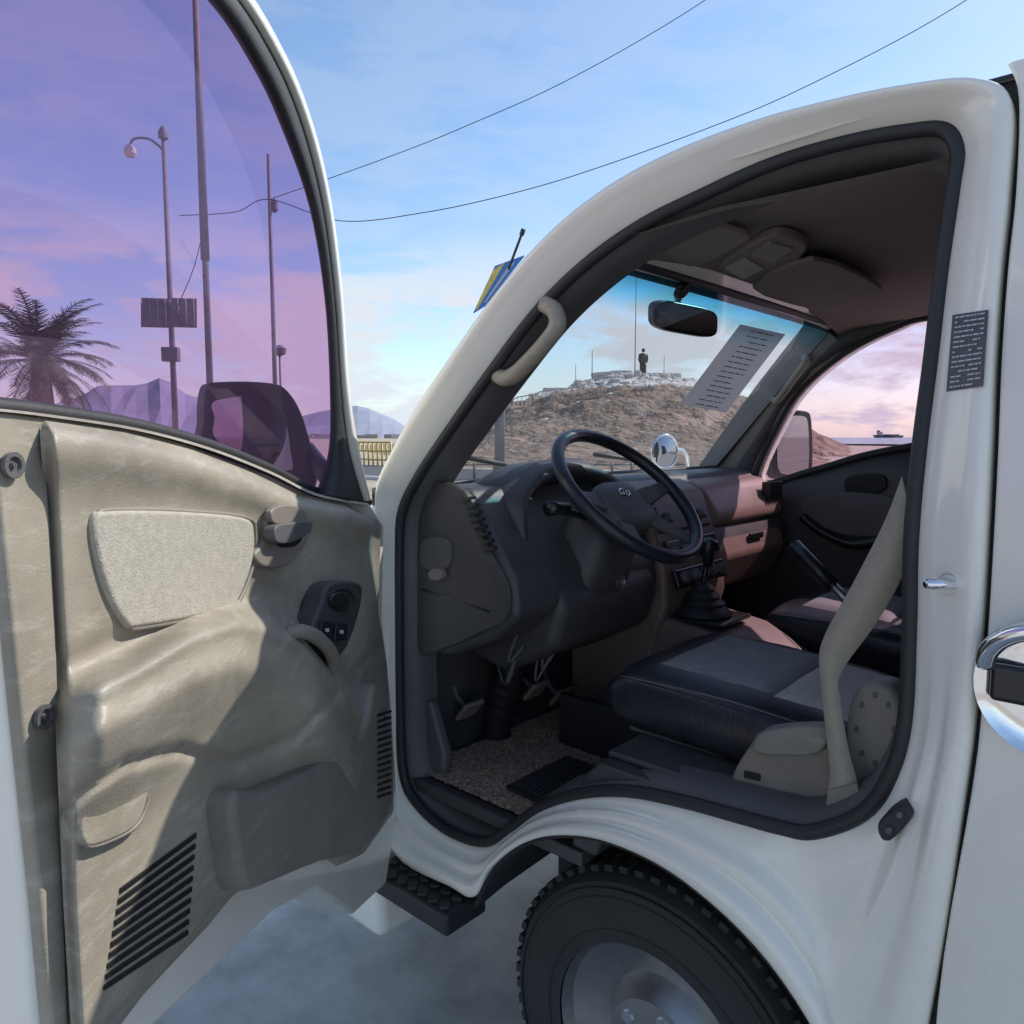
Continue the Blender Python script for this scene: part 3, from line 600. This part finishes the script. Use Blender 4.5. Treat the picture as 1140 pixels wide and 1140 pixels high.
# =================================================== SETTING
def H(l,z):
    L=l*110/max(z,45)
    p=lerpv(L,[-60,-30,-14,-5,4,10,15.5,22,26,30,36,43,50,60],[-.5,-.2,.8,4.2,6.9,8.2,9.4,9.3,8.6,7.6,5.4,2.2,-.4,-1])
    r=.45*sm(28,70,z)+.55*sm(55,104,z); r*=(1-sm(135,168,z))
    q=Vector((l*.07,z*.07,0)); n=noise.ridged_multi_fractal(q,1,2.1,6,1,2)-1.1; n2=noise.fractal(Vector((l*.4,z*.4,4)),.8,2,5)
    return p*r+ (n*1.2+n2*.35)*sm(0,.35,r)*(1-.65*sm(98,106,z))*sm(-18,-3,L)*(1-sm(44,52,L))-.25
vs=[];fs=[];nx,ny=420,280
for j in range(ny+1):
    for i in range(nx+1):
        z=28+140*(j/ny)**1.15; l=(-50+130*i/nx)*(.35+.65*min(1,z/110)); vs.append(LZ(l,z,H(l,z)))
for j in range(ny):
    for i in range(nx): a=j*(nx+1)+i; fs.append([a,a+1,a+nx+2,a+nx+1])
hm=mat('rocky_hill',(.14,.095,.067),.95,var=.3,vs=.4,col2=(.33,.24,.175),bump=1,bs=1.3,bd=.8)
nt=hm.node_tree; b=nt.nodes['Principled BSDF']; link=b.inputs['Base Color'].links[0].from_socket
tc=nt.nodes.new('ShaderNodeTexCoord'); sx=nt.nodes.new('ShaderNodeSeparateXYZ'); nt.links.new(tc.outputs['Object'],sx.inputs[0])
nn=nt.nodes.new('ShaderNodeTexNoise'); nn.inputs['Scale'].default_value=.3; nn.inputs['Detail'].default_value=8; nt.links.new(tc.outputs['Object'],nn.inputs['Vector'])
ma=nt.nodes.new('ShaderNodeMath'); ma.operation='MULTIPLY_ADD'; ma.inputs[1].default_value=5; nt.links.new(nn.outputs['Fac'],ma.inputs[0]); nt.links.new(sx.outputs['Z'],ma.inputs[2])
mr=nt.nodes.new('ShaderNodeMapRange'); mr.inputs['From Min'].default_value=9.1; mr.inputs['From Max'].default_value=9.7; nt.links.new(ma.outputs[0],mr.inputs['Value'])
mx=nt.nodes.new('ShaderNodeMix'); mx.data_type='RGBA'; nt.links.new(mr.outputs['Result'],mx.inputs['Factor']); nt.links.new(link,mx.inputs['A']); mx.inputs['B'].default_value=(.62,.58,.53,1)
nt.links.new(mx.outputs['Result'],b.inputs['Base Color'])
mesh('hill',vs,fs,hm,None,smooth=False)
mesh('ground',[(-9000,-9000,0),(9000,-9000,0),(9000,9000,0),(-9000,9000,0)],[[0,1,2,3]],'ground')
mesh('pavement',[(-14,-10,.004),(14,-10,.004),(14,16,.004),(-14,16,.004)],[[0,1,2,3]],'concrete')
mesh('road',[(-60,17,.004),(60,17,.004),(60,25,.004),(-60,25,.004)],[[0,1,2,3]],mat('asphalt',(.07,.07,.075),.9,var=.2,vs=3,bump=.5,bs=50))
rbox('kerb',(0,16.3,.06),(80,.2,.13),'lgrey',None,.02)
wm=mat('sea_water',(.10,.16,.22),.25,bump=.6,bs=.8)
mesh('sea',[LZ(45,170,.3),LZ(45,9000,.3),LZ(9000,9000,.3),LZ(9000,60,.3),LZ(120,60,.3),LZ(75,110,.3)],[list(range(6))],wm)
S=empty('cargo_ship'); sp0=G(990,488,2200); sp0.z=.3
def sb(n,l,z0,w,h,m): 
    c=sp0+R3*l; c.z=.3+z0+h/2; rbox(n,c,(w,16,h),m,S,.5,Matrix.Rotation(TH,3,'Z'))
prism('hull',[sp0+R3*-42+Vector((0,0,8)),sp0+R3*-36,sp0+R3*38,sp0+R3*42+Vector((0,0,7))],FH*14,'pole',S)
sb('superstructure',-28,8,10,9,'lgrey'); sb('cargo',5,7,40,3,'pole'); sb('funnel',-32,16,3,5,'pole')
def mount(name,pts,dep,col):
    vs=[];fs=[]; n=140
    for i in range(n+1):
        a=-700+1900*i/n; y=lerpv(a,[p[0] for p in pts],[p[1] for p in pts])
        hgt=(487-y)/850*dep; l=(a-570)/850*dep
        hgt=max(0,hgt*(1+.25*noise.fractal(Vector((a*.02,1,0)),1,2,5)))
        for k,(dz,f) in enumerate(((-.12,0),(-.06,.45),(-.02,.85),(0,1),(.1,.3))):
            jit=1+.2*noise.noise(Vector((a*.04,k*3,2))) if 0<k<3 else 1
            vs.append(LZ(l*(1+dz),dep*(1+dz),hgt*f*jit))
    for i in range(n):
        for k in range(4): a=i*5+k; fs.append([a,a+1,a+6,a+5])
    mesh(name,vs,fs,mat(name+'_hazed_rock',col,1,var=.12,vs=.004))
mount('mountains',[(-700,440),(-100,435),(30,452),(100,438),(180,424),(240,446),(320,468),(390,450),(415,455),(450,474),(500,486),(600,487),(2000,487)],4200,(.27,.29,.37))  # bluish aerial haze is put into the base colour of the rock
Fo=empty('hilltop_fortress')
def hp(a,dep):
    l=(a-570)/850*dep; return LZ(l,dep,H(l,dep))
c=hp(682,112); c.z-=.7
lathe('drum',[(3.2,-2),(3.1,2.0),(3.3,2.0),(3.3,2.4),(2.9,2.4),(2.9,1.7),(.01,1.7)],c,(0,0,1),'lgrey',Fo,40,False)
lathe('upper_drum',[(1.6,1.7),(1.6,2.7),(.01,2.75)],c+R3*1,(0,0,1),'lgrey',Fo,30,False)
for k in range(8):
    a=rad(250+k*20); p=c+Vector((math.cos(a)*3.1,math.sin(a)*3.1,1.0)); rbox('loophole_%d'%k,p,(.35,.35,.7),'pole',Fo,.02,Matrix.Rotation(a,3,'Z'))
c=hp(548,102); c.z-=.4
rbox('terrace',c+Vector((0,0,.9)),(5.8,4,2.6),'pole',Fo,.08,Matrix.Rotation(TH,3,'Z')); rbox('terrace_wall',c+Vector((0,0,2.3)),(5,3,.5),'lgrey',Fo,.05,Matrix.Rotation(TH,3,'Z'))
for k in range(9): tube('rail_post_%d'%k,[c+R3*(-2.8+.7*k)+Vector((0,0,2))-FH*2,c+R3*(-2.8+.7*k)+Vector((0,0,3.1))-FH*2],.05,'lgrey',Fo,n=6)
tube('rail_top',[c+R3*-2.8+Vector((0,0,3.1))-FH*2,c+R3*2.8+Vector((0,0,3.1))-FH*2],.06,'lgrey',Fo,n=6)
for k,(a_,w_,h_) in enumerate([(620,4,1.6),(652,4,1.2),(735,5,1.6),(757,3,1.2)]):
    p=hp(a_,108); rbox('rampart_%d'%k,p+Vector((0,0,h_*.25)),(w_,2,h_),'lgrey',Fo,.1,Matrix.Rotation(TH+.1*k,3,'Z'))
St=empty('statue'); c=hp(714,112); c.z-=.4; top_=G(714,388,112).z
bh=max(1.2,top_-c.z-3.6)
rbox('pedestal',c+Vector((0,0,bh/2)),(1.3,1.3,bh),'lgrey',St,.1)
c.z+=bh
tube('leg_1',[c+R3*-.25,c+R3*-.22+Vector((0,0,1.7))],[.22,.3],'bronze',St); tube('leg_2',[c+R3*.25,c+R3*.18+Vector((0,0,1.7))],[.22,.3],'bronze',St)
tube('torso',[c+Vector((0,0,1.5)),c+Vector((0,0,2.3)),c+Vector((0,0,2.9))],[.42,.5],'bronze',St,n=14); lathe('head',[(.01,-.3),(.2,-.22),(.27,0),(.2,.22),(.01,.3)],c+Vector((0,0,3.35)),(0,0,1),'bronze',St,16)
tube('arm_1',[c+R3*-.5+Vector((0,0,2.8)),c+R3*-.6+Vector((0,0,2)),c+R3*-.4+Vector((0,0,1.5))],[.17,.12],'bronze',St); tube('arm_2',[c+R3*.5+Vector((0,0,2.8)),c+R3*.6+Vector((0,0,2.2)),c+R3*.5+Vector((0,0,1.6))],[.17,.12],'bronze',St)
def pole(name,a,dep,ytop,r,par=None,base=None):
    p=hp(a,dep) if base is None else Vector((G(a,487,dep).x,G(a,487,dep).y,base)); tz=G(a,ytop,dep).z
    return tube(name,[p-Vector((0,0,.4)),Vector((p.x,p.y,tz))],[r,r*.6],'pole',par,n=8),Vector((p.x,p.y,tz))
pole('radio_mast',705,112,300,.08); pole('flag_pole',658,108,390,.08); pole('flag_pole',737,112,395,.06); pole('flag_pole',640,108,405,.06)
Rf=empty('hill_railing'); prev=None
for k in range(36):
    a=498+k*4.6; dep=98-k*.2; p=hp(a,dep); p.z=max(p.z,lerpv(a,[480,530,600,660],[.6,2.9,5.0,6.4])); q=p+Vector((0,0,1.3))
    tube('post_%d'%k,[p-Vector((0,0,1.5)),q],.06,'lgrey',Rf,n=5)
    if prev: tube('rail_%d'%k,[prev,q],.07,'lgrey',Rf,n=5); prism('stair_wall_%d'%k,[prev-Vector((0,0,1.2)),q-Vector((0,0,1.2)),q-Vector((0,0,2.0)),prev-Vector((0,0,2.0))],FH*.4,'lgrey',Rf)
    prev=q
Rw=empty('roadside_fence'); prev=None
for k in range(16):
    a=440+k*22; p=G(a,487,27); p.z=0; q=p+Vector((0,0,.55))
    tube('post_%d'%k,[p,q],.05,'taupeD',Rw,n=6)
    if prev: tube('rail_%d'%k,[prev-Vector((0,0,.05)),q-Vector((0,0,.05))],.03,'taupeD',Rw,n=6)
    prev=q
Yf=empty('yellow_railing'); prev=None
for k in range(12):
    a=380+k*5; p=G(a,487,42-k*.3); p.z=0; q=p+Vector((0,0,1.2))
    tube('post_%d'%k,[p,q],.05,'yellow',Yf,n=6)
    if prev:
        for f in(0,.45,.9): tube('rail_%d_%d'%(k,int(f*10)),[prev-Vector((0,0,f)),q-Vector((0,0,f))],.05,'yellow',Yf,n=6)
    prev=q
Bo=bpy.data.meshes.new('boulders'); bm=bmesh.new(); rnd=random.Random(4)
for k in range(260):
    t_=rnd.random(); a=rnd.gauss(690,48) if t_<.8 else rnd.uniform(590,770); dep=rnd.uniform(97,112)
    if a<575 or a>790: continue
    if rnd.random()<.06: dep=rnd.uniform(60,95)
    p=hp(a,dep); r=rnd.uniform(.12,.55)*(1.35 if rnd.random()<.15 else 1)
    g=bmesh.ops.create_icosphere(bm,subdivisions=2,radius=r,matrix=Matrix.Translation(p+Vector((0,0,-r*.1))))
    sc3=Vector((rnd.uniform(.8,1.6),rnd.uniform(.8,1.6),rnd.uniform(.6,1)))
    for v_ in g['verts']:
        d=v_.co-p; v_.co=p+Vector((d.x*sc3.x,d.y*sc3.y,d.z*sc3.z))+Vector((rnd.uniform(-1,1),rnd.uniform(-1,1),rnd.uniform(-1,.6)))*r*.2
bm.to_mesh(Bo); bm.free(); Bo.materials.append(mat('pale_rock',(.58,.54,.49),.95,var=.25,vs=2)); bo=bpy.data.objects.new('boulders',Bo); bpy.context.scene.collection.objects.link(bo)
def lamp(name,a,dep,ytop,kind):
    L=empty(name); o,tp=pole('shaft',a,dep,ytop,.09,L,0)
    if kind>=1:
        e=tp+R3*-.85+Vector((0,0,-.25))
        tube('arm',[tp+Vector((0,0,-.3)),tp+R3*-.35+Vector((0,0,-.02)),tp+R3*-.75+Vector((0,0,-.02)),e],.03,'pole',L,smoothn=5,n=8)
        lathe('lamp_head',[(.05,.1),(.14,.0),(.15,-.12),(.1,-.2),(.01,-.22)],e,(0,0,1),'lgrey',L,16)
        lathe('lamp_head_top',[(.05,.18),(.12,.05),(.12,-.1),(.02,-.15)],tp+Vector((0,0,.1)),(0,0,1),'pole',L,16)
    if kind==2:
        for dx in(-.36,.36):
            c=Vector((tp.x,tp.y,G(a,349,dep).z))+R3*dx-FH*.1; rbox('solar_panel_%d'%(dx>0),c,(.66,.05,.75),'pole',L,.01,Matrix.Rotation(TH+.2,3,'Z')@Matrix.Rotation(-.15,3,'X'))
            for k in range(4): tube('panel_line_%d_%d'%(dx>0,k),[c+R3*(-.3+.2*k)-FH*.05+Vector((0,0,-.35)),c+R3*(-.3+.2*k)-FH*.05+Vector((0,0,.35))],.008,'lgrey',L,n=4)
        rbox('control_box',Vector((tp.x,tp.y,G(a,395,dep).z))-FH*.1,(.42,.2,.36),'pole',L,.02,Matrix.Rotation(TH,3,'Z'))
    return tp
t1=lamp('street_lamp',196,20,154,2)
L=empty('utility_pole'); o,t2=pole('shaft',236,14,-60,.07,L,0); o,_=pole('cap',236,14,-62,.08,L,5)
t3=lamp('street_lamp',308,26,172,0); lathe('lantern',[(.02,.2),(.12,.1),(.12,-.15),(.03,-.25)],t3+R3*.15+Vector((0,0,-1.6)),(0,0,1),'pole',bpy.data.objects['street_lamp.001'],12)
t4=lamp('street_lamp',314,45,390,0); lathe('lantern',[(.1,.3),(.4,.1),(.35,-.2),(.05,-.35)],t4,(0,0,1),'pole',bpy.data.objects['street_lamp.002'],12)
def wire(name,pts,dep,r=.018): tube(name,[G(a,b,dep) for a,b in pts],r,'rubber',None,smoothn=8,n=5)
wire('power_line',[(200,240),(262,236),(300,222),(380,246),(470,237),(560,218),(650,192),(790,142),(900,95),(1060,10),(1250,-120)],24,.014)
wire('power_line',[(300,222),(360,201),(440,172),(515,142),(640,85),(800,-10),(950,-130)],26,.013)
wire('power_line',[(228,250),(215,300),(196,345)],18,.010)
B=empty('billboard'); bq=[G(a,b,22) for a,b in((527,348),(551,296),(584,284),(540,340))]
prism('board',bq,FH*.15,'blue',B); prism('board_band',[p-FH*.02 for p in [bq[0].lerp(bq[1],.1),bq[0].lerp(bq[1],.9),bq[1].lerp(bq[2],.35),bq[0].lerp(bq[3],.3)]],FH*.01,'yellow',B)
prism('board_band_2',[p-FH*.02 for p in [bq[0].lerp(bq[3],.6).lerp(bq[1].lerp(bq[2],.6),.1),bq[0].lerp(bq[3],.6).lerp(bq[1].lerp(bq[2],.6),.9),bq[0].lerp(bq[3],.8).lerp(bq[1].lerp(bq[2],.8),.9),bq[0].lerp(bq[3],.8).lerp(bq[1].lerp(bq[2],.8),.1)]],FH*.01,'paper',B)
c=G(556,330,22.3); tube('post',[Vector((c.x,c.y,0)),c],.15,'pole',B)
def palm(a,b,dep,R):
    P=empty('palm_tree'); cpt=G(a,b,dep); base=Vector((cpt.x,cpt.y,0))
    tube('trunk',[base,base.lerp(cpt,.35)+R3*.08,base.lerp(cpt,.7)+R3*.04,cpt],[.26,.16],'bark',P,n=12,smoothn=6)
    vs=[];fs=[]; rnd=random.Random(8)
    for k in range(76):
        az=rnd.uniform(0,6.283); el=rnd.choice([rnd.uniform(-.5,.5),rnd.uniform(.2,1.4)]); L_=R*rnd.uniform(.8,1.1)
        h=Vector((math.cos(az),math.sin(az),0)); pts=[]
        p=cpt.copy(); e=el
        for s in range(15):
            pts.append(p.copy()); d=h*math.cos(e)+Vector((0,0,1))*math.sin(e); p=p+d*L_/14; e-=.05+.022*s/5
        for s in range(1,15):
            t_=(pts[s]-pts[s-1]).normalized(); sd=t_.cross(Vector((0,0,1))); 
            if sd.length<.1: continue
            sd.normalize(); up=sd.cross(t_)
            w=.012*R/1.7; i0=len(vs); vs+= [pts[s-1]-sd*w,pts[s-1]+sd*w,pts[s]+sd*w,pts[s]-sd*w]; fs.append([i0,i0+1,i0+2,i0+3])
            for q in range(3):
                pp=pts[s-1].lerp(pts[s],q/3)
                for sg in(-1,1):
                    ll=R*.22*math.sin(math.pi*min(1,(s+1)/16))**.6*rnd.uniform(.8,1.1)
                    tip=pp+sd*sg*ll*.65+t_*ll*.65+Vector((0,0,-1))*ll*rnd.uniform(.1,.4)+up*ll*.1
                    i0=len(vs); wv=t_*.014*R/1.7; vs+=[pp-wv,pp+wv,pp.lerp(tip,.6)+wv*.9,tip]; fs.append([i0,i0+1,i0+2,i0+3])
    mesh('fronds',vs,fs,'frond',P)
    return P
M['bark']=mat('palm_bark',(.12,.09,.065),.95,var=.4,vs=8,bump=1,bs=15); M['frond']=mat('palm_frond',(.055,.07,.032),.6,var=.35,vs=3)
palm(44,402,16,1.75)
Bd=empty('distant_town'); rnd=random.Random(2)
for k in range(60):
    a=rnd.uniform(-100,470); dep=rnd.uniform(900,1300); p=G(a,487,dep); h=rnd.uniform(3,7); p.z=h/2
    rbox('block_%d'%k,p,(rnd.uniform(8,25),12,h),rnd.choice(['lgrey','taupe']),Bd,.2,Matrix.Rotation(TH,3,'Z'))
# =================================================== light
s=Vector((.30,.65,.69)).normalized()
sun=bpy.data.lights.new('sun','SUN'); sun.energy=5.0; sun.angle=rad(.5); sun.color=(1,.95,.87)
so=bpy.data.objects.new('sun',sun); so.rotation_euler=s.to_track_quat('Z','Y').to_euler(); bpy.context.scene.collection.objects.link(so)
w=bpy.data.worlds.new('World'); bpy.context.scene.world=w; w.use_nodes=True; nt=w.node_tree; bg=nt.nodes['Background']
sk=nt.nodes.new('ShaderNodeTexSky'); sk.sky_type='NISHITA'; sk.sun_disc=False; sk.sun_elevation=math.asin(s.z); sk.sun_rotation=math.atan2(s.x,s.y); sk.air_density=1; sk.dust_density=.6; sk.ozone_density=1.5
gain=nt.nodes.new('ShaderNodeVectorMath'); gain.operation='MULTIPLY'; gain.inputs[1].default_value=(1.2,1.30,1.36)
tc=nt.nodes.new('ShaderNodeTexCoord'); mp_=nt.nodes.new('ShaderNodeMapping'); mp_.inputs['Scale'].default_value=(2.6,2.6,9); mp_.inputs['Location'].default_value=(.6,.2,.3)
n1=nt.nodes.new('ShaderNodeTexNoise'); n1.inputs['Scale'].default_value=2.2; n1.inputs['Detail'].default_value=12; n1.inputs['Roughness'].default_value=.62; n1.inputs['Distortion'].default_value=.3
r1=nt.nodes.new('ShaderNodeValToRGB'); r1.color_ramp.elements[0].position=.41; r1.color_ramp.elements[1].position=.55
sx=nt.nodes.new('ShaderNodeSeparateXYZ'); rb=nt.nodes.new('ShaderNodeValToRGB'); e=rb.color_ramp.elements
e[0].position=0; e[0].color=(1,1,1,1); e[1].position=.6; e[1].color=(.12,.12,.12,1); k=e.new(.17); k.color=(1,1,1,1); k=e.new(.25); k.color=(.18,.18,.18,1)
mu=nt.nodes.new('ShaderNodeMath'); mu.operation='MULTIPLY'
hz_=nt.nodes.new('ShaderNodeMapRange'); hz_.inputs['From Min'].default_value=.0; hz_.inputs['From Max'].default_value=.12; hz_.inputs['To Min'].default_value=.5; hz_.inputs['To Max'].default_value=0
mxx=nt.nodes.new('ShaderNodeMath'); mxx.operation='MAXIMUM'
mix=nt.nodes.new('ShaderNodeMix'); mix.data_type='RGBA'; mix.inputs['B'].default_value=(5.2,5.6,6.1,1)
nt.links.new(tc.outputs['Generated'],mp_.inputs[0]); nt.links.new(mp_.outputs[0],n1.inputs['Vector']); nt.links.new(n1.outputs['Fac'],r1.inputs['Fac'])
nt.links.new(tc.outputs['Generated'],sx.inputs[0]); nt.links.new(sx.outputs['Z'],rb.inputs['Fac']); nt.links.new(r1.outputs['Color'],mu.inputs[0]); nt.links.new(rb.outputs['Color'],mu.inputs[1])
nt.links.new(sx.outputs['Z'],hz_.inputs['Value']); nt.links.new(mu.outputs[0],mxx.inputs[0]); nt.links.new(hz_.outputs['Result'],mxx.inputs[1])
nt.links.new(sk.outputs[0],gain.inputs[0])
nt.links.new(mxx.outputs[0],mix.inputs['Factor']); nt.links.new(gain.outputs[0],mix.inputs['A']); nt.links.new(mix.outputs['Result'],bg.inputs['Color'])
bg.inputs['Strength'].default_value=.15
cd=bpy.data.cameras.new('camera'); co=bpy.data.objects.new('camera',cd); bpy.context.scene.collection.objects.link(co)
cd.sensor_width=36; cd.lens=36*FL/1140; cd.clip_start=.02; cd.clip_end=30000
co.matrix_world=Matrix.Translation(C)@Matrix((R3,U3,-F3)).transposed().to_4x4()
sc_=bpy.context.scene; sc_.camera=co
sc_.view_settings.view_transform='Standard'; sc_.view_settings.look='None'; sc_.view_settings.exposure=0
